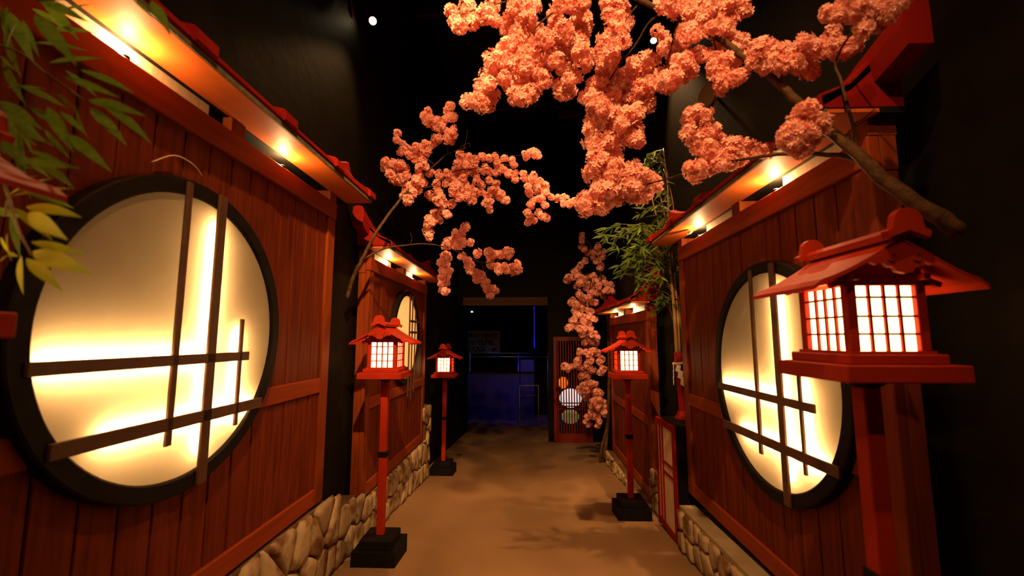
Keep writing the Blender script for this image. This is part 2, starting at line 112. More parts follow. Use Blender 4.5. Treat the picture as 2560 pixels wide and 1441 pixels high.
M['ceiling'] = mat('ceiling', (.012, .011, .01), .8, .2)
M['floor'] = mat('floor', (.215, .122, .058), .62, .22, noise=(1.7, (.285, .165, .08), .35, .65), stretch=(1, .35, 1), bump=.08, bscale=70)
M['plank'] = mat('plank', (.075, .0098, .002), .55, .08, noise=(5, (.18, .031, .006), .3, .8), stretch=(8, 9, .55), bump=.15, bscale=22)
M['trim'] = mat('trim', (.21, .041, .0085), .55, .08, noise=(5, (.14, .023, .005), .35, .75), stretch=(6, 6, .8), bump=.1, bscale=20)
M['beam'] = mat('beam', (.25, .040, .0075), .5, .1, noise=(5, (.18, .027, .005), .35, .75), stretch=(6, .6, 6), bump=.08, bscale=20)
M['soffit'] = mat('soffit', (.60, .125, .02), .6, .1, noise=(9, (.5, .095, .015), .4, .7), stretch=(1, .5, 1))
M['slotboard'] = mat('slotboard', (.62, .45, .28), .6, .3, noise=(12, (.5, .33, .19), .35, .7), stretch=(1, 6, .6))
M['edge'] = mat('edge', (.12, .10, .055), .7, .2, noise=(30, (.08, .065, .035), .4, .6))
M['red'] = mat('red', (.23, .007, .0025), .55, .12, noise=(4, (.18, .005, .002), .4, .7), bump=.05, bscale=25)
M['lantern_red'] = mat('lantern_red', (.37, .023, .0048), .6, .12, noise=(5, (.31, .017, .0035), .4, .7), bump=.04, bscale=30)
M['black'] = mat('black', (.006, .0045, .0035), .7, .1, noise=(8, (.009, .007, .005), .4, .7))
M['ring'] = mat('ring', (.0065, .005, .0035), .55, .1, noise=(14, (.010, .008, .005), .4, .7), bump=.1, bscale=40)
M['bar'] = mat('bar', (.10, .042, .018), .5, .4, noise=(14, (.06, .025, .012), .35, .7))
M['white_in'] = mat('white_in', (.12, .10, .08), .8, .1)
M['pane'] = mat('pane', (.50, .385, .25), .7, .1, noise=(4, (.45, .34, .215), .4, .7), transl=.55)
M['led'] = mat('led', (.9, .8, .6), .6, .1, emit=(1, .62, .27), estr=380)
M['added_glow'] = mat('added_glow', (.8, .7, .5), .7, .1, emit=(1, .58, .25), estr=3.6)  # glow added behind the cream pane to brighten it
M['paper'] = mat('paper', (.9, .8, .6), .8, .1, emit=(1, .60, .22), estr=7)
M['stone'] = mat('stone', (.37, .265, .15), .72, .25, noise=(7, (.13, .052, .02), .50, .64), bump=.5, bscale=28)
M['grout'] = mat('grout', (.10, .05, .026), .8, .2, noise=(9, (.16, .09, .05), .45, .65), bump=.3, bscale=30)
M['ledge'] = mat('ledge', (.33, .25, .15), .75, .2, noise=(7, (.25, .17, .09), .4, .7), bump=.2, bscale=30)
M['petal'] = mat('petal', (.92, .42, .35), .75, .1, noise=(30, (.97, .62, .52), .35, .7), transl=.35)
M['bark'] = mat('bark', (.05, .022, .008), .8, .15, noise=(30, (.10, .048, .017), .4, .7), bump=.5, bscale=80)
M['leaf'] = mat('leaf', (.12, .22, .018), .55, .25, noise=(10, (.2, .3, .025), .35, .7), transl=.3)
M['leaf_dimmed'] = mat('leaf_dimmed', (.042, .075, .007), .6, .12, noise=(10, (.07, .105, .01), .35, .7), transl=.3)  # leaf colour darkened to offset the strong spots on the vase bamboo
M['leaf_lit'] = mat('leaf_lit', (.38, .46, .02), .55, .25, noise=(12, (.48, .38, .03), .5, .8), transl=.3)  # yellow tint stands in for lantern light on the leaves
M['culm'] = mat('culm', (.34, .2, .075), .45, .4, noise=(12, (.25, .15, .05), .4, .7), stretch=(1, 1, .3))
M['twig'] = mat('twig', (.19, .14, .05), .6, .3)
M['chrome'] = mat('chrome', (.75, .66, .58), .42, .5, metal=1)
M['white_paper'] = mat('white_paper', (.85, .78, .66), .8, .1)
M['straw'] = mat('straw', (.6, .42, .22), .8, .2, bump=.5, bscale=200)
M['shoji'] = mat('shoji', (.62, .44, .28), .7, .15, noise=(9, (.52, .35, .21), .4, .7), stretch=(1, 3, .5))
M['door_red'] = mat('door_red', (.20, .014, .006), .5, .35, noise=(8, (.14, .01, .005), .4, .7))
M['sign'] = mat('sign', (.5, .36, .24), .6, .2)
M['ink'] = mat('ink', (.03, .02, .02), .6, .2)
M['header'] = mat('header', (.08, .034, .011), .6, .2)
M['blue_wall'] = mat('blue_wall', (.02, .02, .20), .35, .4, noise=(2, (.012, .012, .11), .35, .65), bump=.3, bscale=6)
M['blue_lamp'] = mat('blue_lamp', (.5, .7, 1), .5, .1, emit=(.25, .6, 1), estr=4)
M['blue_led'] = mat('blue_led', (.2, .2, 1), .5, .1, emit=(.05, .03, .9), estr=.45)
M['bulb'] = mat('bulb', (1, .9, .7), .5, .1, emit=(1, .75, .4), estr=40)
M['orange_glow'] = mat('orange_glow', (.9, .4, .1), .6, .1, emit=(1, .16, .015), estr=.9)
M['white_glow'] = mat('white_glow', (.9, .9, .9), .6, .1, emit=(.85, .78, .80), estr=.85)
M['green_glow'] = mat('green_glow', (.6, .8, .4), .6, .1, emit=(.36, .38, .16), estr=.25)

# ------------------------------------------------------------------ helpers
def empty(name, loc, label, cat, group=None, rz=0):
    o = bpy.data.objects.new(name, None); COL.objects.link(o)
    o.location = loc; o.rotation_euler = (0, 0, rz); o.empty_display_size = .1
    tag(o, label, cat, group)
    return o
def tag(o, label, cat, group=None):
    o['label'] = label; o['category'] = cat
    if group: o['group'] = group
    return o
def link(name, me, parent=None, loc=(0, 0, 0), rot=(0, 0, 0), kind=None, label=None):
    o = bpy.data.objects.new(name, me); COL.objects.link(o)
    o.location = loc; o.rotation_euler = rot
    if parent: o.parent = parent
    if kind: o['kind'] = kind
    if label: o['label'] = label
    return o
def mesh(name, v, f, m, smooth=False):
    me = bpy.data.meshes.new(name); me.from_pydata([tuple(p) for p in v], [], f)
    me.materials.append(m); me.update()
    if smooth:
        me.polygons.foreach_set('use_smooth', [True] * len(me.polygons))
    return me
_cache = {}
def boxmesh(dx, dy, dz, m, c=.003):
    key = (round(dx, 4), round(dy, 4), round(dz, 4), m.name, c)
    if key in _cache: return _cache[key]
    bm = bmesh.new(); bmesh.ops.create_cube(bm, size=1)
    for v in bm.verts: v.co = Vector((v.co.x * dx, v.co.y * dy, v.co.z * dz))
    if c: bmesh.ops.bevel(bm, geom=bm.edges[:], offset=min(c, .3 * min(dx, dy, dz)), segments=1, affect='EDGES')
    me = bpy.data.meshes.new('box'); bm.to_mesh(me); bm.free(); me.materials.append(m)
    _cache[key] = me
    return me
def box(name, x0, x1, y0, y1, z0, z1, m, parent=None, c=.003, rot=(0, 0, 0), kind=None, label=None):
    return link(name, boxmesh(x1 - x0, y1 - y0, z1 - z0, m, c), parent, ((x0 + x1) / 2, (y0 + y1) / 2, (z0 + z1) / 2), rot, kind, label)
def tube(pts, m, name='tube', seg=8):
    """A tapering tube along points (x, y, z, r)."""
    v, f = [], []
    n = len(pts)
    prev = None
    for i, p in enumerate(pts):
        c = Vector(p[:3]); r = p[3]
        t = (Vector(pts[min(i + 1, n - 1)][:3]) - Vector(pts[max(i - 1, 0)][:3])).normalized()
        a = prev if prev else (Vector((0, 0, 1)) if abs(t.z) < .9 else Vector((1, 0, 0)))
        u = (a - t * a.dot(t)).normalized(); prev = u
        q = t.cross(u)
        for k in range(seg):
            an = 2 * PI * k / seg
            v.append(c + (u * math.cos(an) + q * math.sin(an)) * r)
    for i in range(n - 1):
        for k in range(seg):
            f.append((i * seg + k, i * seg + (k + 1) % seg, (i + 1) * seg + (k + 1) % seg, (i + 1) * seg + k))
    f.append(tuple(range(seg - 1, -1, -1))); f.append(tuple((n - 1) * seg + k for k in range(seg)))
    return mesh(name, v, f, m, True)
def smooth_path(pts, sub=4, wob=0):
    """Catmull-Rom through (x, y, z, r)."""
    P = [Vector(p[:3]) for p in pts]; R = [p[3] for p in pts]
    out = []
    n = len(P)
    for i in range(n - 1):
        p0 = P[max(i - 1, 0)]; p1 = P[i]; p2 = P[i + 1]; p3 = P[min(i + 2, n - 1)]
        for s in range(sub):
            t = s / sub
            q = .5 * ((2 * p1) + (p2 - p0) * t + (2 * p0 - 5 * p1 + 4 * p2 - p3) * t * t + (3 * p1 - p0 - 3 * p2 + p3) * t ** 3)
            r = R[i] * (1 - t) + R[i + 1] * t
            if wob: q = q + Vector((random.uniform(-1, 1), random.uniform(-1, 1), random.uniform(-1, 1))) * wob * r
            out.append((q.x, q.y, q.z, r))
    out.append((*P[-1], R[-1]))
    return out
def prism(poly, x0, x1, m, axis='x', name='prism', smooth=False):
    """Polygon extruded between two planes. axis x: poly is (y, z); axis y: poly is (x, z); axis z: poly is (x, y)."""
    def pt(a, b, c):
        return (c, a, b) if axis == 'x' else ((a, c, b) if axis == 'y' else (a, b, c))
    n = len(poly)
    v = [pt(a, b, x0) for a, b in poly] + [pt(a, b, x1) for a, b in poly]
    f = [tuple(range(n)), tuple(range(2 * n - 1, n - 1, -1))]
    f += [(i, n + i, n + (i + 1) % n, (i + 1) % n) for i in range(n)]
    me = mesh(name, v, f, m, smooth)
    bm = bmesh.new(); bm.from_mesh(me); bmesh.ops.recalc_face_normals(bm, faces=bm.faces[:]); bm.to_mesh(me); bm.free()
    return me
def revolve_x(profile, m, seg=72, name='ring', close=True):
    """Profile (r, x) turned about the x axis."""
    v, f = [], []; n = len(profile)
    for k in range(seg):
        an = 2 * PI * k / seg
        for r, x in profile: v.append((x, r * math.cos(an), r * math.sin(an)))
    for k in range(seg):
        k2 = (k + 1) % seg
        for i in range(n if close else n - 1):
            j = (i + 1) % n
            f.append((k * n + i, k * n + j, k2 * n + j, k2 * n + i))
    me = mesh(name, v, f, m, False)
    bm = bmesh.new(); bm.from_mesh(me); bmesh.ops.recalc_face_normals(bm, faces=bm.faces[:]); bm.to_mesh(me); bm.free()
    return me
def revolve_z(profile, m, seg=32, name='turned'):
    v, f = [], []; n = len(profile)
    for k in range(seg):
        an = 2 * PI * k / seg
        for r, z in profile: v.append((r * math.cos(an), r * math.sin(an), z))
    for k in range(seg):
        k2 = (k + 1) % seg
        for i in range(n - 1): f.append((k * n + i, k2 * n + i, k2 * n + i + 1, k * n + i + 1))
    f.append(tuple(k * n for k in range(seg - 1, -1, -1))); f.append(tuple(k * n + n - 1 for k in range(seg)))
    return mesh(name, v, f, m, True)
def floor_z(y): return .24 - .0877 * y

# ------------------------------------------------------------------ the hall: ramp floor, black walls, ceiling
v, f = [], []
ys = [-3 + 1.0 * i for i in range(20)]
for y in ys: v += [(-2.6, y, floor_z(y)), (1.9, y, floor_z(y))]
for i in range(len(ys) - 1): f.append((2 * i, 2 * i + 1, 2 * i + 3, 2 * i + 2))
link('floor', mesh('floor', v, f, M['floor']), kind='structure')
box('wall_left', -1.6, -1.42, -3, 10.3, -.9, 6.1, M['black_wall'], c=0, kind='structure')
box('wall_right', 1.42, 1.6, -3, 8.8, -.9, 6.1, M['black_wall'], c=0, kind='structure')
box('wall_right', 1.9, 2.05, 8.8, 16, -1.4, 6.1, M['black_wall'], c=0, kind='structure').name = 'wall_far_right'
box('wall_far_left', -2.75, -2.6, 10.3, 16, -1.4, 6.1, M['black_wall'], c=0, kind='structure')
box('wall_far', -2.75, 2.05, 15, 15.15, -1.4, 6.1, M['black_wall'], c=0, kind='structure')
box('wall_front', -1.6, 1.6, -3.15, -3, -.2, 6.1, M['black_wall'], c=0, kind='structure')
box('ceiling', -2.75, 2.05, -3, 15.15, 6.1, 6.25, M['ceiling'], c=0, kind='structure')
# back wall with the opening at left and the lattice door at right
box('wall_back', -1.42, 1.42, 8.78, 8.9, 2.15, 6.1, M['black_wall'], c=0, kind='structure')
box('wall_back_right', .40, .50, 8.78, 8.9, -.6, 2.15, M['black_wall'], c=0, kind='structure')
box('wall_back_side', 1.262, 1.42, 8.78, 8.9, -.6, 2.15, M['black_wall'], c=0, kind='structure')
box('wall_back_upper', .50, 1.262, 8.78, 8.9, 1.53, 2.15, M['black_wall'], c=0, kind='structure')
box('trim_1', -1.32, .40, 8.72, 8.78, 2.15, 2.32, M['header'], c=.004, kind='structure')
# ceiling services, barely seen
for nm, a, b, r in (('pipe', (-1.4, 4.95, 5.54), (1.4, 5.1, 5.62), .03), ('batten', (-1.25, 7.0, 5.30), (1.05, 7.0, 5.58), .03)):
    o = link('trim_2' if nm == 'pipe' else 'trim_3', tube([(*a, r), (*b, r)], M['header'], nm), kind='structure')

# lattice sliding door (door_1)
dr = bpy.data.objects.new('door_1', None); COL.objects.link(dr); dr.location = (.88, 8.72, -.528); dr['kind'] = 'structure'
dh = 2.05
box('door_stile', -.378, -.31, -.02, .02, 0, dh, M['door_red'], dr); box('door_stile', .31, .378, -.02, .02, 0, dh, M['door_red'], dr)
box('door_rail', -.31, .31, -.018, .018, 0, .17, M['door_red'], dr); box('door_rail', -.31, .31, -.018, .018, dh - .09, dh, M['door_red'], dr)
for i in range(12):
    x = -.286 + i * .052
    box('door_slat', x - .0115, x + .0115, -.012, .012, .17, dh - .09, M['door_red'], dr, c=.002)
for z in (.63, .69, .75): box('door_bar', -.31, .31, .013, .028, z - .011, z + .011, M['door_red'], dr, c=.002)
box('door_handle', -.335, -.29, -.05, -.02, 1.0, 1.06, M['black'], dr)
# lamps in the dark room behind the door, one reflection modelled as a glow
def globe(name, loc, r, m, sq=(1, 1, 1)):
    bm = bmesh.new(); bmesh.ops.create_uvsphere(bm, u_segments=28, v_segments=16, radius=r)
    for q in bm.verts: q.co = Vector((q.co.x * sq[0], q.co.y * sq[1], q.co.z * sq[2]))
    me = bpy.data.meshes.new(name); bm.to_mesh(me); bm.free(); me.materials.append(m)
    me.polygons.foreach_set('use_smooth', [True] * len(me.polygons))
    return link(name, me, None, loc)
tag(globe('globe_lamp', (.88, 9.25, .25), .23, M['white_glow'], (1, .5, .85)), 'large white glowing globe lamp behind the red lattice door', 'lamp')
tag(globe('paper_lantern', (.72, 9.1, .58), .12, M['orange_glow'], (.8, .6, 1)), 'orange glowing paper lantern behind the lattice door, above the white globe', 'lamp')
tag(globe('glow_reflection', (.86, 9.15, -.11), .18, M['green_glow'], (1, .6, .8)), 'dim green and white glowing reflection low behind the lattice door', 'lamp')

# ------------------------------------------------------------------ garden wall panels
RI, RO = .545, .61
def sori(a): return .165 * (abs(a) / 1.2) ** 3.2
def wall_panel(X, side, yc, zb, length, win, label, boards, bars=None, H=1.91, bat=1.0, even=False):
    """Local frame: x towards the walkway, y to the right when facing the panel, z up from the panel's lower edge."""
    t = empty('wall_panel', (X, yc, zb), label, 'wall panel', 'red timber wall panels', 0 if side < 0 else PI)
    h = length / 2
    box('backing_board', -.08, -.022, -h, h, 0, H - .13, M['trim'], t, c=.006)
    for a0, a1 in boards: box('slot_board', -.034, -.018, a0 * h, a1 * h, H, H + .065, M['slotboard'], t, c=0)
    n = round(length / .138); pw = (length - .16) / n
    for i in range(n):
        a0 = -h + .08 + i * pw
        box('plank', -.021, random.uniform(-.0015, .0015), a0 + .003, a0 + pw - .003, .06, 1.84, M['plank'], t, c=.003)
    for s in (-1, 1):
        box('stile', -.02, .016, min(s * h, s * (h - .1)), max(s * h, s * (h - .1)), 0, H - .112, M['trim'], t, c=.004)
    box('bottom_rail', -.02, .015, -h + .1, h - .1, 0, .095, M['beam'], t, c=.004)
    if win:
        wa, wz, ri, ro = win['a'], win['z'], win['ri'], win['ro']
        zz = .715
        gap = math.sqrt(max(0, ro * ro - (zz - wz) ** 2))
        if gap:
            if wa - gap > -h + .12: box('mid_rail', -.02, .014, -h + .1, wa - gap + .03, zz - .045, zz + .045, M['beam'], t, c=.004)
            if wa + gap < h - .12: box('mid_rail', -.02, .014, wa + gap - .03, h - .1, zz - .045, zz + .045, M['beam'], t, c=.004)
        else:
            box('mid_rail', -.02, .014, -h + .1, h - .1, zz - .045, zz + .045, M['beam'], t, c=.004)
    else:
        box('mid_rail', -.02, .014, -h + .1, h - .1, .72, .81, M['beam'], t, c=.004)
    box('top_beam', -.022, .022, -h, h, H - .11, H, M['beam'], t, c=.005)
    for s in (-1, 1): box('end_block', -.08, -.0225, s * (h - .05) - .05, s * (h - .05) + .05, H - .129, H, M['trim'], t, c=.002)
    for a in (-h + .048, 0, h - .048):
        box('strut', -.086, .016, a - .048, a + .048, H - .001, H + .065, M['trim'], t, c=.003)
    # roof
    en, ef = h + .04, h + .19      # overhang at the near and the far end
    ea, eb = (-en, ef) if side < 0 else (-ef, en)
    z0 = H + .066
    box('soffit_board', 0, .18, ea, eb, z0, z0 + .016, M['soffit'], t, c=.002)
    box('slot_shade_sheet', -.085, 0, ea, eb, z0 - .001, z0 + .02, M['black'], t, c=0)  # black sheet added so the slot under the roof stays dark
    box('eave_edge', .18, .188, ea, eb, z0, z0 + .02, M['edge'], t, c=.001)
    N_ = 40
    prof = [(.175, .022), (.195, .03), (.195, .045), (.09, .07), (.0, .12), (-.085, .13), (-.085, .022)]
    v, f = [], []
    for i in range(N_ + 1):
        a = ea + (eb - ea) * i / N_
        for j, (x, z) in enumerate(prof):
            k = (0, 0, .25, .5, 1, 1, 0)[j]
            v.append((x, a, z0 + z + k * .8 * sori(a)))
    m_ = len(prof)
    for i in range(N_):
        for j in range(m_):
            f.append((i * m_ + j, i * m_ + (j + 1) % m_, (i + 1) * m_ + (j + 1) % m_, (i + 1) * m_ + j))
    f.append(tuple(range(m_ - 1, -1, -1))); f.append(tuple(N_ * m_ + j for j in range(m_)))
    link('roof_cover', mesh('roof_cover', v, f, M['red']), t)
    # battens running up the slope, their ends proud of the eave
    nb = 5
    for i in range(nb):
        a = ea + .05 + (eb - ea - .1) * i / (nb - 1)
        pb = [(.205, .018), (.205 + .01 * bat, .024), (.205 + .01 * bat, .045 + .017 * bat), (.2, .05 + .025 * bat), (.09, .075 + .025 * bat + .2 * sori(a)), (.0, .125 + .025 * bat + .8 * sori(a)), (.0, .1 + .8 * sori(a)), (.09, .062 + .3 * sori(a)), (.19, .032)]
        link('roof_batten', prism([(x, z0 + z) for x, z in pb], a - .05, a + .05, M['red'], 'y', 'batten'), t)
    # ridge beam sweeping up at both ends
    er = h + .185
    v, f = [], []
    for i in range(N_ + 1):
        a = -er + 2 * er * i / N_
        s_ = sori(a)
        hw = .04
        top = z0 + .15 + s_ * 1.05; bot = z0 + .03 + s_ * .8
        ring = [(hw, bot), (hw + .012, (top + bot) / 2), (hw, top - .012), (hw * .4, top), (-hw * .4, top), (-hw, top - .012), (-hw, bot)]
        for x, z in ring: v.append((x - .03, a, z))
    m_ = 7
    for i in range(N_):
        for j in range(m_):
            f.append((i * m_ + j, i * m_ + (j + 1) % m_, (i + 1) * m_ + (j + 1) % m_, (i + 1) * m_ + j))
    f.append(tuple(range(m_ - 1, -1, -1))); f.append(tuple(N_ * m_ + j for j in range(m_)))
    link('ridge_beam', mesh('ridge_beam', v, f, M['red']), t)
    # small uplights standing in the two slots behind the beam
    for a in ((-.54, .36) if side < 0 else (.4, -.57)):
        link('uplight', revolve_z([(.012, 0), (.014, .004), (.014, .010), (.010, .012)], M['black'], 12, 'uplight'), t, (.006, a * h, H))
        d = bpy.data.lights.new('uplight', 'POINT'); d.energy = UPW; d.color = (1, .6, .24); d.shadow_soft_size = .012
        lo = bpy.data.objects.new('uplight_lamp', d); COL.objects.link(lo); lo.parent = t
        lo.location = (.008, a * h, H + .020); lo.rotation_euler = (PI, math.radians(12), 0)
    if win:
        rg = link('window_ring', revolve_x([(ro, 0), (ro, .045), (ro - .006, .05), (ri + .006, .05), (ri, .045), (ri, 0)], M['ring'], 96), t, (0, wa, wz), label='black round window frame')
        link('reflector', revolve_x([(.001, .002), (ri + .005, .002), (ri + .005, .004), (.001, .004)], M['white_in'] if not even else M['added_glow'], 64), rg)  # even: an added glowing sheet takes the place of the reflector
        link('window_pane', revolve_x([(.001, .034), (ri + .003, .034)], M['pane'], 64, 'pane', False), rg, label='frosted cream pane glowing along the bars')
        for nm, a0, a1, b0, b1, led in bars:
            box('lattice_bar', .050, .062, a0, a1, b0, b1, M['bar'], rg, c=.002)
            if led:
                ia0, ia1, ib0, ib1 = led
                box('led_strip', .006, .012, ia0, ia1, ib0, ib1, M['led'], rg, c=0)
    return t
UPW = 11.0
def bars_main(c, q, sh, e1, e2, l2):
    """c, q, sh: centres of the thin, thick and short upright bars; e1, e2: right ends of the two level bars."""
    return [
        ('thin', c - .013, c + .013, -.39, .56, None),
        ('thick', q - .023, q + .023, -.57, .565, (q - .009, q + .009, -.44, .44)),
        ('short', sh - .009, sh + .009, -.387, .066, (sh - .006, sh + .006, -.36, .02)),
        ('high', -.53, e1, -.114, -.076, (-.50, .1, -.096, -.078)),
        ('low', l2, e2, -.338, -.293, (-.3, .40, -.322, -.306)),
    ]
wall_panel(-1.31, -1, 1.80, .49, 2.0, dict(a=-.22, z=1.025, ri=.518, ro=.578),
           'tall red timber wall panel behind the bamboo leaves, with the largest glowing round window', [(-.97, -.14)], bars=bars_main(-.072, .103, .278, .335, .45, -.455))
bars_small = [
    ('v', .02, .045, -.62, .45, None), ('v', .13, .15, -.66, .44, None), ('v', .25, .266, -.60, .30, None),
    ('h', .06, .45, .155, .18, None), ('h', .07, .36, .035, .06, None),
]
wall_panel(-1.31, -1, 4.46, .25, 2.0, dict(a=.06, z=1.26, ri=.43, ro=.49),
           'orange lit timber wall panel behind the small post lantern, with an evenly lit cream round window', [(-.97, -.36), (.05, .42)], bars=bars_small, bat=.25, even=True)
wall_panel(1.245, 1, 2.53, .315, 2.0, dict(a=.265, z=.985, ri=.53, ro=.59),
           'timber wall panel behind the big near lantern, with a glowing round window', [(.42, .97), (-.5, -.05)], bars=bars_main(-.07, .136, .288, .38, .50, -.49))
wall_panel(1.245, 1, 5.55, -.12, 2.1, None,
           'narrow looking timber wall panel without a window, behind the bamboo and a post lantern', [(.3, .97), (-.5, -.05)], bat=.25)

# ------------------------------------------------------------------ stone plinths
def clip(poly, nx, ny, d):
    out = []
    n = len(poly)
    for i in range(n):
        a, b = poly[i], poly[(i + 1) % n]
        da = a[0] * nx + a[1] * ny - d; db = b[0] * nx + b[1] * ny - d
        if da <= 0: out.append(a)
        if da * db < 0:
            t = da / (da - db); out.append((a[0] + (b[0] - a[0]) * t, a[1] + (b[1] - a[1]) * t))
    return out
def stone_mesh(poly, sgn):
    cx = sum(p[0] for p in poly) / len(poly); cy = sum(p[1] for p in poly) / len(poly)
    P = [(p[0] - cx, p[1] - cy) for p in poly]
    for _ in range(2):
        Q = []
        for i in range(len(P)):
            a, b = P[i], P[(i + 1) % len(P)]
            Q += [(.87 * a[0] + .13 * b[0], .87 * a[1] + .13 * b[1]), (.13 * a[0] + .87 * b[0], .13 * a[1] + .87 * b[1])]
        P = Q
        if len(P) > 14: break
    d = random.uniform(.018, .036); tx, ty = random.uniform(-.1, .1), random.uniform(-.06, .06)
    n = len(P); v, f = [], []
    for s, hgt in ((1.0, -.006), (.985, d * .5), (.9, d * .88), (.5, d)):
        for x, y in P:
            j = 1 + random.uniform(-.03, .03)
            v.append((sgn * (hgt + (tx * x + ty * y) * (hgt > 0)), x * s * j, y * s * j))
    for r in range(3):
        for i in range(n):
            f.append((r * n + i, r * n + (i + 1) % n, (r + 1) * n + (i + 1) % n, (r + 1) * n + i))
    v.append((sgn * d * 1.02, 0, 0))
    for i in range(n): f.append((3 * n + i, 3 * n + (i + 1) % n, 4 * n))
    me = mesh('stone', v, f, M['stone'], True)
    bm = bmesh.new(); bm.from_mesh(me); bmesh.ops.recalc_face_normals(bm, faces=bm.faces[:]); bm.to_mesh(me); bm.free()
    return me, cx, cy
def plinth(X, sgn, y0, y1, top, back, label, cw=.15, ch=.19, body=True, crop=None):
    """top: list of (y, z) along the plinth. Stones on the face at X, pointing to sgn."""
    def topz(y):
        for (ya, za), (yb, zb) in zip(top, top[1:]):
            if ya <= y <= yb: return za + (zb - za) * (y - ya) / max(1e-6, yb - ya)
        return top[-1][1] if y > top[-1][0] else top[0][1]
    t = empty('stone_plinth', (X, y0, floor_z(y0)), label, 'stone plinth', 'painted stone plinths')
    b0 = t.location.copy()
    ysamp = sorted(set([y0, y1] + [p[0] for p in top if y0 < p[0] < y1]))
    poly = [(y - b0.y, floor_z(y) - b0.z - .01) for y in ysamp] + [(y - b0.y, topz(y) - b0.z) for y in reversed(ysamp)]
    link('plinth_body', prism(poly, min(0, (back - X)), max(0, (back - X)), M['grout'], 'x', 'plinth_body'), t)
    pts = []
    ny = max(2, round((y1 - y0) / cw))
    for i in range(ny):
        y = y0 + (i + .5) * (y1 - y0) / ny
        hgt = topz(y) - floor_z(y)
        nz = max(2, round(hgt / ch))
        for k in range(nz):
            pts.append((y + random.uniform(-.055, .055) + (k % 2) * cw * .4 - cw * .2, floor_z(y) + (k + .5) * hgt / nz + random.uniform(-.055, .055)))
    for i, p in enumerate(pts):
        yy0, yy1 = max(y0, p[0] - .2), min(y1, p[0] + .2)
        cell = [(yy0, p[1] - .3), (yy1, p[1] - .3), (yy1, p[1] + .3), (yy0, p[1] + .3)]
        for k, q in enumerate(pts):
            if k == i or abs(q[0] - p[0]) > .5: continue
            nx, nz_ = q[0] - p[0], (q[1] - p[1])
            L_ = math.hypot(nx, nz_)
            if L_ < 1e-5: continue
            mid = ((p[0] + q[0]) / 2, (p[1] + q[1]) / 2)
            nx /= L_; nz_ /= L_
            cell = clip(cell, nx, nz_, mid[0] * nx + mid[1] * nz_ - .0065)
            if len(cell) < 3: break
        if len(cell) < 3: continue
        cell = clip(cell, 0, 1, topz(p[0]) + .005)
        cell = clip(cell, -.0877 * 1, -1, -(.24) + 0) if False else clip(cell, 0, -1, -(floor_z(p[0]) + .008))
        if len(cell) < 3: continue
        ar = abs(sum(cell[a][0] * cell[(a + 1) % len(cell)][1] - cell[(a + 1) % len(cell)][0] * cell[a][1] for a in range(len(cell)))) / 2
        if ar < .0018: continue
        me, cx, cy = stone_mesh(cell, sgn)
        link('stone', me, t, (0, cx - b0.y, cy - b0.z))
    return t, topz
plinth(-1.285, 1, 1.5, 5.72, [(1.5, .47), (2.84, .47), (2.92, .44), (3.0, .34), (3.2, .33), (3.34, .33), (3.46, .235), (5.475, .235), (5.49, .6), (5.6, .66), (5.72, .60)], -1.4,
       'long plinth of tan stones along the walkway with a stack rising at its far end')
t, tz = plinth(1.135, -1, 1.5, 3.47, [(1.5, .27), (3.47, .222)], 1.4, 'low plinth of large tan stones under the panel with the near lantern')
link('plinth_top', prism([(1.5 - 1.5, .275 - t.location.z), (3.47 - 1.5, .225 - t.location.z), (3.47 - 1.5, .245 - t.location.z), (0, .31 - t.location.z)], .0, .115, M['ledge'], 'x', 'ledge'), t, label='smooth tan ledge')
plinth(1.15, -1, 4.45, 6.6, [(4.45, -.14), (6.6, -.14)], 1.4, 'far stone plinth under the windowless timber panel', cw=.12, ch=.14)
plinth(1.2, -1, 4.06, 4.42, [(4.06, .2), (4.2, .27), (4.42, .2)], 1.4, 'short stack of stones between the black cabinet and the far panel', cw=.12, ch=.11)

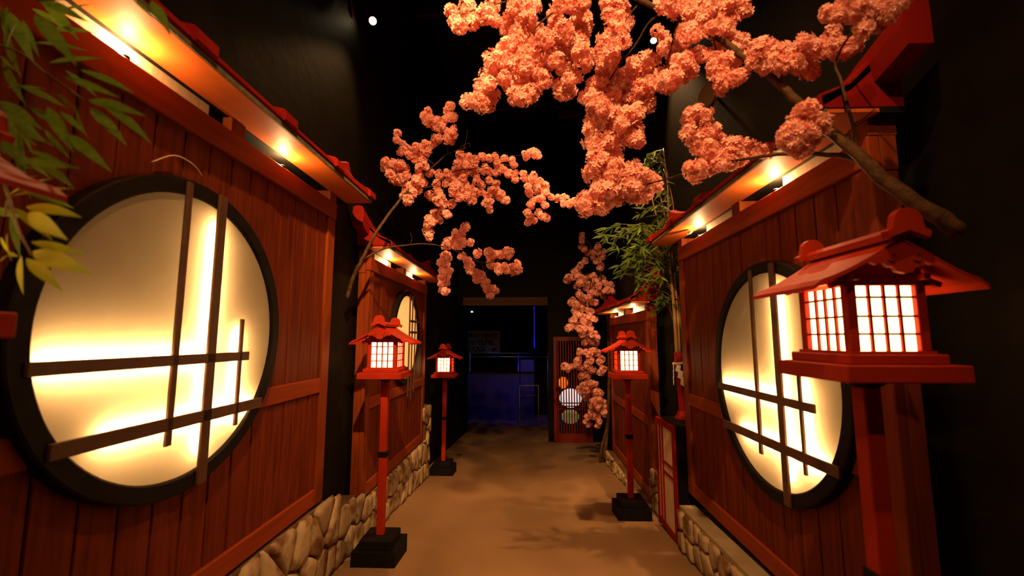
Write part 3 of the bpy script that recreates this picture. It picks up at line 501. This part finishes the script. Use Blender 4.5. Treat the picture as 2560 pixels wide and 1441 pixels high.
# ------------------------------------------------------------------ post lanterns
def lantern(x, y, label, pole=1.06):
    z = floor_z(y)
    t = empty('post_lantern', (x, y, z), label, 'lantern', 'red post lanterns along the walkway')
    R, B = M['lantern_red'], M['black']
    def wedge(hx, hy, zt, m):   # foot cut to the slope of the ramp
        v = [(-hx, -hy, .0877 * hy), (hx, -hy, .0877 * hy), (hx, hy, -.0877 * hy), (-hx, hy, -.0877 * hy)] + \
            [(-hx, -hy, zt), (hx, -hy, zt), (hx, hy, zt), (-hx, hy, zt)]
        return mesh('foot', v, [(3, 2, 1, 0), (4, 5, 6, 7), (0, 1, 5, 4), (1, 2, 6, 5), (2, 3, 7, 6), (3, 0, 4, 7)], m)
    link('lower_foot', wedge(.15, .15, .105, B), t)
    box('upper_foot', -.112, .112, -.112, .112, .105, .165, B, t, c=.004)
    z0 = .165
    zt = z0 + pole
    box('pole', -.025, .025, -.025, .025, z0, zt, R, t, c=.003)
    box('collar', -.032, .032, -.032, .032, z0 + pole * .497, z0 + pole * .497 + .038, B, t, c=.003)
    link('head_bracket', revolve_z([(.028, 0), (.04, .006), (.055, .018), (.055, .026)], B, 24, 'bracket'), t, (0, 0, zt - .002))
    zl = zt + .024
    box('lower_ledge', -.157, .157, -.157, .157, zl, zl + .045, R, t, c=.003)
    box('upper_ledge', -.128, .128, -.128, .128, zl + .045, zl + .072, R, t, c=.003)
    box('sill', -.112, .112, -.112, .112, zl + .072, zl + .08, R, t, c=.001)
    zb = zl + .08; hb = .178
    for sx in (-1, 1):
        for sy in (-1, 1):
            cx, cy = sx * .092, sy * .092
            box('corner_post', cx - .013, cx + .013, cy - .013, cy + .013, zb, zb + hb + .03, R, t, c=.002)
    for k in range(4):
        rz = k * PI / 2
        def at(px, py): return (px * math.cos(rz) - py * math.sin(rz), px * math.sin(rz) + py * math.cos(rz))
        q = at(0, -.088)
        link('paper_panel', boxmesh(.158, .002, hb, M['paper'], 0), t, (*q, zb + hb / 2), (0, 0, rz))
        for c in (-.04, 0, .04):
            q = at(c, -.094); link('lattice_bar', boxmesh(.0075, .007, hb, R, 0), t, (*q, zb + hb / 2), (0, 0, rz))
        for c in (.046, .094, .146):
            q = at(0, -.099); link('lattice_bar', boxmesh(.19, .005, .006, R, 0), t, (*q, zb + c), (0, 0, rz))
        q = at(0, -.092)
        if k % 2 == 0: link('head_beam', boxmesh(.25, .022, .03, R, .002), t, (*q, zb + hb + .015), (0, 0, rz))
        else: link('head_beam', boxmesh(.26, .018, .018, R, .002), t, (*q, zb + hb + .022), (0, 0, rz))
    d = bpy.data.lights.new('lantern_bulb', 'POINT'); d.energy = 3.0; d.color = (1, .6, .24); d.shadow_soft_size = .015
    lo = bpy.data.objects.new('lantern_bulb', d); COL.objects.link(lo); lo.parent = t; lo.location = (0, 0, zb + .11)
    # gabled roof with slopes that curve outwards
    ze = zb + hb - .005
    W, RH = .222, .115
    def prof(u): return ze + RH * (1 - u) ** 1.35 - .012 * (u > .97)
    for s in (-1, 1):
        v, f = [], []; n = 10
        for i in range(n + 1):
            u = i / n
            x = s * W * u; dep = .175 - .02 * u
            for dz in (0, -.011):
                v += [(x, -dep, prof(u) + dz + .012), (x, dep, prof(u) + dz + .012)]
        for i in range(n):
            a, b = i * 4, i * 4 + 4
            f += [(a, a + 1, b + 1, b), (a + 2, b + 2, b + 3, a + 3), (a, b, b + 2, a + 2), (a + 1, a + 3, b + 3, b + 1)]
        f += [(0, 2, 3, 1), (n * 4, n * 4 + 1, n * 4 + 3, n * 4 + 2)]
        me = mesh('roof_slope', v, f, R)
        bm = bmesh.new(); bm.from_mesh(me); bmesh.ops.recalc_face_normals(bm, faces=bm.faces[:]); bm.to_mesh(me); bm.free()
        link('roof_slope', me, t)
    for s in (-1, 1):
        # gable board with a cloud shaped pendant
        g = [(-.1, zb + hb + .03), (.1, zb + hb + .03)] + [(W * u, prof(u) - .002) for u in (.44, .3, .15, 0)] + [(-W * u, prof(u) - .002) for u in (.15, .3, .44)]
        link('gable_board', prism(g, s * .098 - .005, s * .098 + .005, R, 'y', 'gable'), t)
        zc = prof(0) - .004
        pend = [(0, zc), (.03, zc - .014), (.062, zc - .036), (.085, zc - .052), (.07, zc - .06), (.052, zc - .054), (.043, zc - .064), (.028, zc - .066), (.022, zc - .077), (0, zc - .083)]
        pend = pend + [(-a, b) for a, b in reversed(pend[1:-1])]
        link('gable_pendant', prism(pend, s * .165 - .006, s * .165 + .006, R, 'y', 'pendant'), t)
        for sx in (-1, 1):
            link('pendant_scroll', tube([(sx * (.032 + .010 * math.cos(q)), s * .172, zc - .040 + .012 * math.sin(q), .0022) for q in [(2.0 if sx < 0 else 1.1) + sx * k * -.55 for k in range(8)]], M['door_red'], 'scroll', 5), t)
        # ridge end ornament: a round boss between two lobes
        orn = [(-.05, 0), (-.055, .018), (-.04, .026), (-.036, .045)] + [(.036 * math.cos(a_), .045 + .034 * math.sin(a_)) for a_ in [PI - PI * k / 8 for k in range(1, 8)]] + [(.036, .045), (.04, .026), (.055, .018), (.05, 0), (0, .02)]
        link('ridge_ornament', prism([(a_, b_ + prof(0) + .002) for a_, b_ in orn], s * .185 - .011, s * .185 + .011, R, 'y', 'ornament'), t)
        for sx in (-1, 1):
            box('roof_bracket', sx * .128 - .02, sx * .128 + .02, s * .1 - .008, s * .1 + .008, ze + .005, ze + .02, R, t, c=.001, rot=(0, sx * .42, 0))
    rz_ = prof(0)
    link('ridge_cap', prism([(-.03, rz_ + .004), (-.03, rz_ + .022), (-.016, rz_ + .036), (.016, rz_ + .036), (.03, rz_ + .022), (.03, rz_ + .004)], -.175, .175, R, 'y', 'ridge'), t)
    return t
LW = 'red shrine style post lantern '
lantern(-1.045, 3.19, LW + 'standing before the panel with the cream window')
lantern(-1.125, 5.9, LW + 'by the tall end of the long stone plinth, smallest')
lantern(.945, 4.23, LW + 'beside the black cabinet, before the windowless panel')
lantern(.974, 1.31, 'big near red post lantern, its roof overlapping a glowing round window', pole=1.07)
lantern(-1.05, .57, LW + 'mostly hidden behind the yellow lit bamboo leaves at the picture edge', pole=1.12)

# ------------------------------------------------------------------ cabinet with shoji front, vase, rope
cz = floor_z(3.73)
cb = empty('shoji_cabinet', (1.14, 3.76, cz), 'black box cabinet with a red framed paper front holding the red vase', 'cabinet')
v = [(.012, -.2, .0877 * .2), (.25, -.2, .0877 * .2), (.25, .22, -.0877 * .22), (.012, .22, -.0877 * .22)]
zt = .808 - cz
v += [(a, b, zt) for a, b, c in v]
link('body', mesh('cabinet_body', v, [(3, 2, 1, 0), (4, 5, 6, 7), (0, 1, 5, 4), (1, 2, 6, 5), (2, 3, 7, 6), (3, 0, 4, 7)], M['black']), cb)
def fr(a0, a1, z0, z1, name='front_frame'): box(name, -.012, .012, a0, a1, z0, z1, M['red'], cb, c=.002)
fr(-.23, -.19, .02, zt); fr(.205, .245, .0, zt); fr(-.19, .205, zt - .05, zt); fr(-.19, .205, .02, .07)
fr(.13, .148, .07, zt - .05, 'front_bar'); fr(.06, .078, .07, zt - .05, 'front_bar')
fr(-.19, .06, .55, .57, 'front_bar'); fr(-.19, .06, .47, .49, 'front_bar')
box('paper_front', -.002, .006, -.19, .205, .07, zt - .05, M['shoji'], cb, c=0, label='cream paper screen')
vs = empty('vase', (1.325, 3.86, .808), 'tall red vase standing on the black cabinet, tied with straw rope', 'vase')
link('body', revolve_z([(.03, .0), (.034, .04), (.031, .08), (.035, .2), (.043, .36), (.049, .5), (.051, .565), (.044, .565), (.036, .4)], M['red'], 28, 'vase_body'), vs)
foot = []
vv, ff = [], []
for k in range(40):
    an = 2 * PI * k / 40; r = .062 + .007 * math.sin(an * 7)
    for rr, z in ((.036, .07), (.045, .045), (r, .015), (r * .96, .0)): vv.append((rr * math.cos(an), rr * math.sin(an), z))
for k in range(40):
    k2 = (k + 1) % 40
    for i in range(3): ff.append((k * 4 + i, k * 4 + i + 1, k2 * 4 + i + 1, k2 * 4 + i))
link('ruffled_foot', mesh('ruffle', vv, ff, M['red'], True), vs)
rp = empty('straw_rope', (1.325, 3.86, 1.285), 'twisted straw rope with white zigzag paper streamers round the vase', 'rope')
for ph in (0, PI):
    link('strand', tube([((.057 + .006 * math.cos(14 * q + ph)) * math.cos(q), (.066 + .006 * math.cos(14 * q + ph)) * math.sin(q), .006 * math.sin(14 * q + ph) - .012 * math.cos(q - PI), .007) for q in [k * 2 * PI / 96 for k in range(97)]], M['straw'], 'strand', 6), rp)
def streamer(ax, off):
    zz = [(0, 0), (.028, -.012), (.02, -.05), (.044, -.062), (.036, -.105), (.062, -.12), (.05, -.19), (.016, -.17), (.022, -.125), (-.004, -.112), (.004, -.07), (-.02, -.055), (-.008, -.012)]
    link('paper_streamer', prism(zz, 0, .0015, M['white_paper'], 'y', 'streamer'), rp, off, (0, 0, ax), label='white zigzag paper streamer')
streamer(-.35, (-.045, -.055, -.01)); streamer(1.4, (-.066, -.02, -.01))

# ------------------------------------------------------------------ ceiling spotlights, cable, disc
def spotlight(loc, aim, label):
    t = empty('spotlight', loc, label, 'spotlight', 'ceiling spotlights')
    q = (Vector(aim) - Vector(loc)).to_track_quat('-Z', 'Y').to_euler()
    b = link('body', revolve_z([(.026, .13), (.03, .125), (.034, .02), (.036, .004), (.036, 0), (.03, -.002)], M['sign'], 24, 'body'), t, (0, 0, 0), q)
    lens = link('lens', revolve_z([(.001, -.0035), (.03, -.0035), (.03, -.0025), (.001, -.0025)], M['bulb'], 24, 'lens'), t, (0, 0, 0), q, label='glowing lens')
    v_ = Matrix.Rotation(0, 4, 'Z')
    back = Vector((0, 0, .1)); back.rotate(q)
    link('bracket', tube([(*back, .008), (back.x - .02, back.y + .02, back.z + .1, .008), (back.x - .02, back.y + .03, 6.1 - loc[2], .008)], M['black'], 'bracket', 8), t)
    return t
spotlight((-1.30, 3.323, 4.163), (.3, .8, 1.5), 'lit spotlight hanging by the bare black wall, clear of the blossoms')
spotlight((1.265, 4.05, 4.45), (.15, 2.4, .8), 'lit spotlight shining through the pink blossoms')
tag(link('cable', tube(smooth_path([(-1.40, 3.0, 4.42, .008), (-1.38, 3.02, 4.2, .012), (-1.36, 3.02, 4.02, .018), (-1.35, 3.03, 3.96, .006)]), M['bark'], 'cable')), 'frayed brown cable hanging down the wall next to a spotlight', 'cable')
dc = link('disc', revolve_x([(.001, 0), (.09, 0), (.09, .03), (.07, .045), (.001, .045)], M['header'], 32), None, (1.32, 3.05, 3.27), (0, 0, .35)); tag(dc, 'dark round disc fixture on the wall below the lit spotlight', 'fixture')
link('mount', boxmesh(.12, .02, .02, M['black'], .002), dc, (.09, 0, 0))
av = tag(box('air_vent', .57, .97, 7.4, 7.5, 5.45, 5.6, M['header'], c=.01), 'dim brown air vent high in the dark above the doorway', 'vent')
for x in (-.15, .15): link('hanger', tube([(x, 0, .07, .006), (x, 0, .575, .006)], M['black'], 'hanger', 6), av)
wr = link('wire', tube(smooth_path([(-1.29, 1.38, 2.10, .003), (-1.275, 1.45, 2.155, .003), (-1.27, 1.53, 2.155, .003), (-1.285, 1.6, 2.135, .003)]), M['straw'], 'wire', 6)); tag(wr, 'short pale curved wire lying along the top of the largest round window', 'wire')

# ------------------------------------------------------------------ the dark room beyond the opening
sg = empty('wall_sign', (-1.60, 13.9, .99), 'dim board sign with three lines of dark capitals and a fish', 'sign')
box('board', -.62, .7, -.02, .02, 0, .73, M['sign'], sg)
for txt, xr, z in (('JUMLAH IKAN KOI', .63, .50), ('AKAN BERUBAH,', .52, .285), ('DI BUNGA', .24, .07)):
    cu = bpy.data.curves.new('lettering', 'FONT'); cu.body = txt; cu.size = .2; cu.align_x = 'RIGHT'; cu.extrude = .001; cu.offset = .008
    cu.materials.append(M['ink'])
    o = bpy.data.objects.new('lettering', cu); COL.objects.link(o); o.parent = sg; o.location = (xr, -.022, z); o.rotation_euler = (PI / 2, 0, 0)
    me_ = bpy.data.meshes.new_from_object(o.evaluated_get(bpy.context.evaluated_depsgraph_get()))
    bpy.data.objects.remove(o); link('lettering', me_, sg, (xr, -.022, z), (PI / 2, 0, 0)).scale = (.62, 1.2, 1)
fish = [(-.09, .0), (-.05, .045), (.0, .05), (.05, .02), (.09, .055), (.085, 0), (.1, -.04), (.05, -.012), (.0, -.035), (-.05, -.03)]
link('fish_mark', prism(fish, -.024, -.021, M['ink'], 'y', 'fish'), sg, (.52, 0, .13), (0, -.5, 0))
pw = empty('koi_tank', (-.6, 13.0, floor_z(13)), 'wide low blue lit tank front in the dark room beyond', 'tank')
box('front_panel', -1.5, .35, 0, .06, 0, 1.35, M['blue_wall'], pw); box('front_panel', .37, .78, 0, .06, 0, 1.75, M['blue_wall'], pw)
box('rim', -1.5, .8, -.03, .06, 1.35, 1.40, M['black'], pw)
spot('blue_spot', (.35, 12.2, 2.2), (.1, 13.05, -.3), 70, 70, .9, .05, (.06, .04, 1))
spot('blue_spot_side', (-1.4, 11.6, 2.2), (-1.0, 13.05, -.2), 16, 80, .9, .05, (.08, .06, 1))
bl = globe('blue_lamp', (-1.69, 13, 2.28), .035, M['blue_lamp'], (1, 1, .6)); tag(bl, 'tiny bright blue ceiling lamp in the room beyond the opening', 'lamp')
link('lamp_stem', tube([(0, 0, .02, .012), (0, 0, 3.82, .012)], M['black'], 'stem'), bl)
spot('blue_lamp_light', (-1.69, 13, 2.25), (-1.69, 13.3, 0), 3, 100, .9, .02, (.1, .4, 1))
bs = tag(box('blue_light_strip', .178, .196, 12.96, 12.98, 1.2, 2.46, M['blue_led'], c=0), 'thin vertical blue light strip near the right of the opening', 'light strip')
link('strip_mount', boxmesh(.04, .03, 1.66, M['black'], 0), bs, (0, .03, -.2))
def rail(name, path, label, r=.011):
    return tag(link(name, tube(path, M['chrome'], name, 10)), label, 'rail')
hp = empty('hoop_rail', (.02, 11.5, floor_z(11.5)), 'upright chrome hoop rail standing in the opening', 'rail')
link('frame', tube(smooth_path([(-.245, 0, 0, .011), (-.245, 0, .6, .011), (-.245, 0, .98, .011), (-.2, 0, 1.03, .011), (0, 0, 1.03, .011), (.2, 0, 1.03, .011), (.245, 0, .98, .011), (.245, 0, .6, .011), (.245, 0, 0, .011)], 3), M['chrome'], 'frame', 10), hp)
link('crossbar', tube([(-.245, 0, .78, .013), (.245, 0, .78, .013)], M['chrome'], 'crossbar', 10), hp)
hr = empty('hand_rail', (-.9, 13.5, floor_z(13.5)), 'long double chrome rail far back under the sign', 'rail')
for z in (1.86, 1.97): link('bar', tube([(-1.2, 0, z, .014), (1.7, 0, z, .014)], M['chrome'], 'bar', 8), hr)
for x in (-.9, .6, 1.5): link('post', tube([(x, 0, 0, .018), (x, 0, 1.97, .018)], M['chrome'], 'post', 8), hr)

# ------------------------------------------------------------------ blossoms
def blossom_mesh(seed):
    rnd = random.Random(seed)
    v, f = [], []
    nfl = 12
    for i in range(nfl):
        zz = 1 - 2 * (i + .5) / nfl; th = i * 2.39996 + rnd.uniform(-.3, .3)
        rr = math.sqrt(1 - zz * zz)
        n = Vector((rr * math.cos(th), rr * math.sin(th), zz * .9)).normalized()
        u = n.orthogonal().normalized(); w_ = n.cross(u)
        c = n * rnd.uniform(.30, .82)
        rot = rnd.uniform(0, 6.28)
        for layer, (np_, rad, lift) in enumerate(((5, .56, .10), (5, .40, .22))):
            for k in range(np_):
                an = rot + 2 * PI * (k + .5 * layer) / np_ + rnd.uniform(-.15, .15)
                d = u * math.cos(an) + w_ * math.sin(an); s = n.cross(d)
                R_ = rad * rnd.uniform(.85, 1.15); li = lift * rnd.uniform(.6, 1.3)
                b = len(v)
                v += [c, c + d * R_ * .5 + s * R_ * .30 + n * li * .8, c + d * R_ * .5 - s * R_ * .30 + n * li * .8,
                      c + d * R_ * .98 + s * R_ * .26 + n * li, c + d * R_ * .9 + n * li * .75, c + d * R_ * .98 - s * R_ * .26 + n * li * 1.1]
                f += [(b, b + 1, b + 4), (b, b + 4, b + 2), (b + 1, b + 3, b + 4), (b + 2, b + 4, b + 5)]
    me = mesh('blossom_cluster', v, f, M['petal'])
    return me
BM = [blossom_mesh(s) for s in range(7)]
def tree(name, pts, branches, label, limit=295):
    base = Vector(branches[0][0][:3]) / 1000
    t = empty(name, base, label, 'blossom tree', 'artificial cherry trees')
    for i, br in enumerate(branches):
        p = smooth_path([(a / 1000 - base.x, b / 1000 - base.y, c / 1000 - base.z, max(.0015, r / 1000)) for a, b, c, r in br], 5, .18)
        link('trunk' if i == 0 else 'branch', tube(p, M['bark'], 'branch', 8), t)
    pts = sorted(pts, key=lambda q: -(q[3] / max(300, q[1])))
    rest_v, rest_f = [], []
    for i, (x, y, z, r) in enumerate(pts):
        me = BM[i % 7]
        loc = Vector((x, y, z)) / 1000 - base
        rot = (random.uniform(0, 6.28), random.uniform(0, 6.28), random.uniform(0, 6.28))
        if i < limit:
            o = link('blossom_cluster', me, t, loc, rot); o.scale = [r / 1000 * random.uniform(.8, 1.1) for _ in range(3)]
        else:
            mx = Matrix.Translation(loc) @ Matrix.LocRotScale(None, bpy.types.Object.bl_rna and None, None) if False else Matrix.Translation(loc)
            from mathutils import Euler
            mx = Matrix.Translation(loc) @ Euler(rot).to_matrix().to_4x4() @ Matrix.Scale(r / 1000, 4)
            b = len(rest_v)
            rest_v += [mx @ q.co for q in me.vertices]
            rest_f += [tuple(b + k for k in p.vertices) for p in me.polygons]
    if rest_v: link('blossoms', mesh('blossoms', rest_v, rest_f, M['petal']), t, kind='stuff')
    return t
tree('cherry_blossom_tree', BL_A, BR_A, 'large near pink blossom branch overhanging the walkway from the big lantern')
tree('cherry_blossom_tree', BL_B, BR_B, 'pink blossom tree leaning out between the two timber panels with round windows')
tree('cherry_blossom_tree', BL_C, BR_C, 'far pink blossom tree hanging in front of the red lattice door')
sp = link('blossom_sprig', BM[0], None, (1.19, 3.15, 2.27), (1, 2, 3)); sp.scale = (.014, .014, .03); tag(sp, 'single small blossom sprig caught in the slot above the timber beam', 'blossom')

# ------------------------------------------------------------------ bamboo
def leaf_mesh(m, wd):
    v, f = [], []
    n = 8
    for i in range(n + 1):
        u = i / n
        w_ = wd * math.sin(PI * u ** .8) ** 1.05 if 0 < u < 1 else .004
        dz = -.12 * u * u
        v += [(-w_, u, dz + .25 * w_), (0, u, dz), (w_, u, dz + .25 * w_)]
    for i in range(n):
        a, b = i * 3, i * 3 + 3
        f += [(a, a + 1, b + 1, b), (a + 1, a + 2, b + 2, b + 1)]
    return mesh('leaf', v, f, m, True)
LM = {k: [leaf_mesh(M[k], w_) for w_ in (.075, .09, .105)] for k in ('leaf', 'leaf_lit', 'leaf_dimmed')}
def place_leaf(parent, p, q, me, roll=None, name='leaf'):
    p, q = Vector(p), Vector(q)
    d = q - p; L_ = d.length; d.normalize()
    up = Vector((random.uniform(-.5, .5), -1 + random.uniform(-.4, .4), .7 + random.uniform(-.5, .5)))
    x = d.cross(up).normalized(); z = x.cross(d).normalized()
    m3 = Matrix((x, d, z)).transposed()
    o = link(name, me, parent)
    o.matrix_local = Matrix.Translation(p) @ m3.to_4x4() @ Matrix.Scale(L_, 4)
    return o
# near plant at the picture edge
b0 = Vector((-1.12, .3, floor_z(.3)))
nb = empty('bamboo_plant', b0, 'near bamboo with long green leaves, some tinted yellow like lantern light, hanging before the largest round window', 'plant', 'artificial bamboo')
link('culm', tube(smooth_path([(0, 0, 0, .014), (.01, .0, .8, .013), (.0, .02, 1.6, .011), (.03, .03, 2.3, .009), (.06, .02, 2.9, .006)], 5), M['culm'], 'culm', 10), nb)
for st in STEM_L[1:]:
    p = [(a / 1000 - b0.x, b / 1000 - b0.y, c / 1000 - b0.z, r / 1000 * .8) for a, b, c, r in st]
    link('twig', tube(smooth_path(p, 4, .2), M['twig'], 'twig', 6), nb)
for x0, y0, z0_, x1, y1, z1, wd, tone in LEAF_L:
    k = 'leaf' if tone == 0 or (tone == 1 and random.random() < .6) else 'leaf_lit'
    place_leaf(nb, Vector((x0, y0, z0_)) / 1000 - b0, Vector((x1, y1, z1)) / 1000 - b0, LM[k][min(2, max(0, wd - 15))])
# sprays above the picture edge, whose shadows fall on the round pane
for i in range(9):
    c = Vector((-.84 + random.uniform(-.22, .2), .82 + random.uniform(-.15, .2), 2.45 + random.uniform(-.1, .28)))
    link('twig', tube(smooth_path([(0, 0, 2.5, .004), *[(*(Vector((0, 0, 2.6)) * (1 - t_) + (c - b0) * t_ + Vector((0, 0, .1 * t_ * (1 - t_)))), .003) for t_ in (.35, .7, 1)]], 3), M['twig'], 'twig', 6), nb)
    for k in range(5):
        d = Vector((random.uniform(-.8, 1), random.uniform(-.6, .8), random.uniform(-1, .1))).normalized() * random.uniform(.09, .14)
        place_leaf(nb, c, c + d, LM['leaf'][k % 3])
# bamboo standing in the red vase
b1 = Vector((1.32, 3.86, 1.33))
rb = empty('bamboo_plant', b1, 'leafy green bamboo growing tall out of the red vase', 'plant', 'artificial bamboo')
nodes = []
for path in ([(-.02, 0, 0), (-.035, -.01, .5), (-.045, .03, 1.0), (-.02, .06, 1.5), (-.05, .05, 1.93)],
             [(.02, .01, 0), (.02, .03, .5), (.0, .06, .95), (.03, .08, 1.4), (-.04, .1, 1.75)],
             [(.0, .02, 0), (-.03, .05, .7), (-.12, .08, 1.25), (-.2, .1, 1.65), (-.28, .1, 1.85)],
             [(.0, -.02, 0), (-.01, .02, .8), (-.06, .06, 1.3), (-.14, .06, 1.7), (-.2, .05, 1.88)]):
    n = len(path)
    link('culm', tube(smooth_path([(*p, (.018 if path[0][0] < -.01 else .012) * (1 - .75 * i / (n - 1))) for i, p in enumerate(path)], 5), M['culm'], 'culm', 9), rb)
blobs = [((-.42, -.02, 1.12), (.2, .12, .14), 13), ((-.28, .0, .98), (.24, .12, .2), 17), ((-.38, 0, .82), (.2, .12, .12), 10), ((-.14, .02, 1.15), (.14, .1, .25), 10),
         ((-.2, .02, .72), (.2, .1, .12), 9), ((-.03, .04, .75), (.07, .08, .25), 6), ((-.22, .05, 1.78), (.16, .06, .1), 5), ((-.08, .05, 1.75), (.06, .06, .22), 6), ((-.1, .05, 1.4), (.16, .1, .15), 8), ((-.1, 0, .5), (.14, .06, .1), 5)]
sprays = []
for (c, s, n) in blobs:
    for i in range(round(n * 1.75)):
        p = Vector([c[k] + max(-1.1, min(1.1, random.gauss(0, .5))) * s[k] for k in range(3)])
        if p.x + b1.x > 1.36: p.x = 1.36 - b1.x
        root = Vector((-.03 + random.uniform(-.02, .02), .04, max(.3, p.z - random.uniform(.0, .25))))
        mid = (root + p) / 2 + Vector((0, 0, .05))
        if i % 2 == 0: link('twig', tube(smooth_path([(*root, .003), (*mid, .0025), (*p, .0015)], 3), M['twig'], 'twig', 5), rb)
        az = random.uniform(PI * .6, PI * 1.6)
        for k in range(random.choice((3, 4, 4))):
            a_ = az + random.uniform(-.9, .9)
            d = Vector((math.cos(a_), math.sin(a_) * .7, random.uniform(-1.25, .25))).normalized() * random.uniform(.075, .14)
            if p.x + d.x + b1.x > 1.38: d.x = -abs(d.x)
            sprays.append((p.copy(), p + d))
# the 298 leaves that show largest are parts, the rest one part
sprays.sort(key=lambda q: (q[1] - q[0]).length, reverse=True)
for i, (p, q) in enumerate(sprays[:298]):
    place_leaf(rb, p, q, LM['leaf_dimmed'][i % 3] if random.random() < .88 else LM['leaf'][i % 3])
v, f = [], []
for i, (p, q) in enumerate(sprays[298:]):
    o = place_leaf(rb, p, q, LM['leaf_dimmed'][i % 3])
    b = len(v); mx = o.matrix_basis.copy()
    v += [mx @ k.co for k in o.data.vertices]; f += [tuple(b + k for k in g.vertices) for g in o.data.polygons]
    bpy.data.objects.remove(o)
link('foliage', mesh('foliage', v, f, M['leaf_dimmed'], True), rb, kind='stuff')
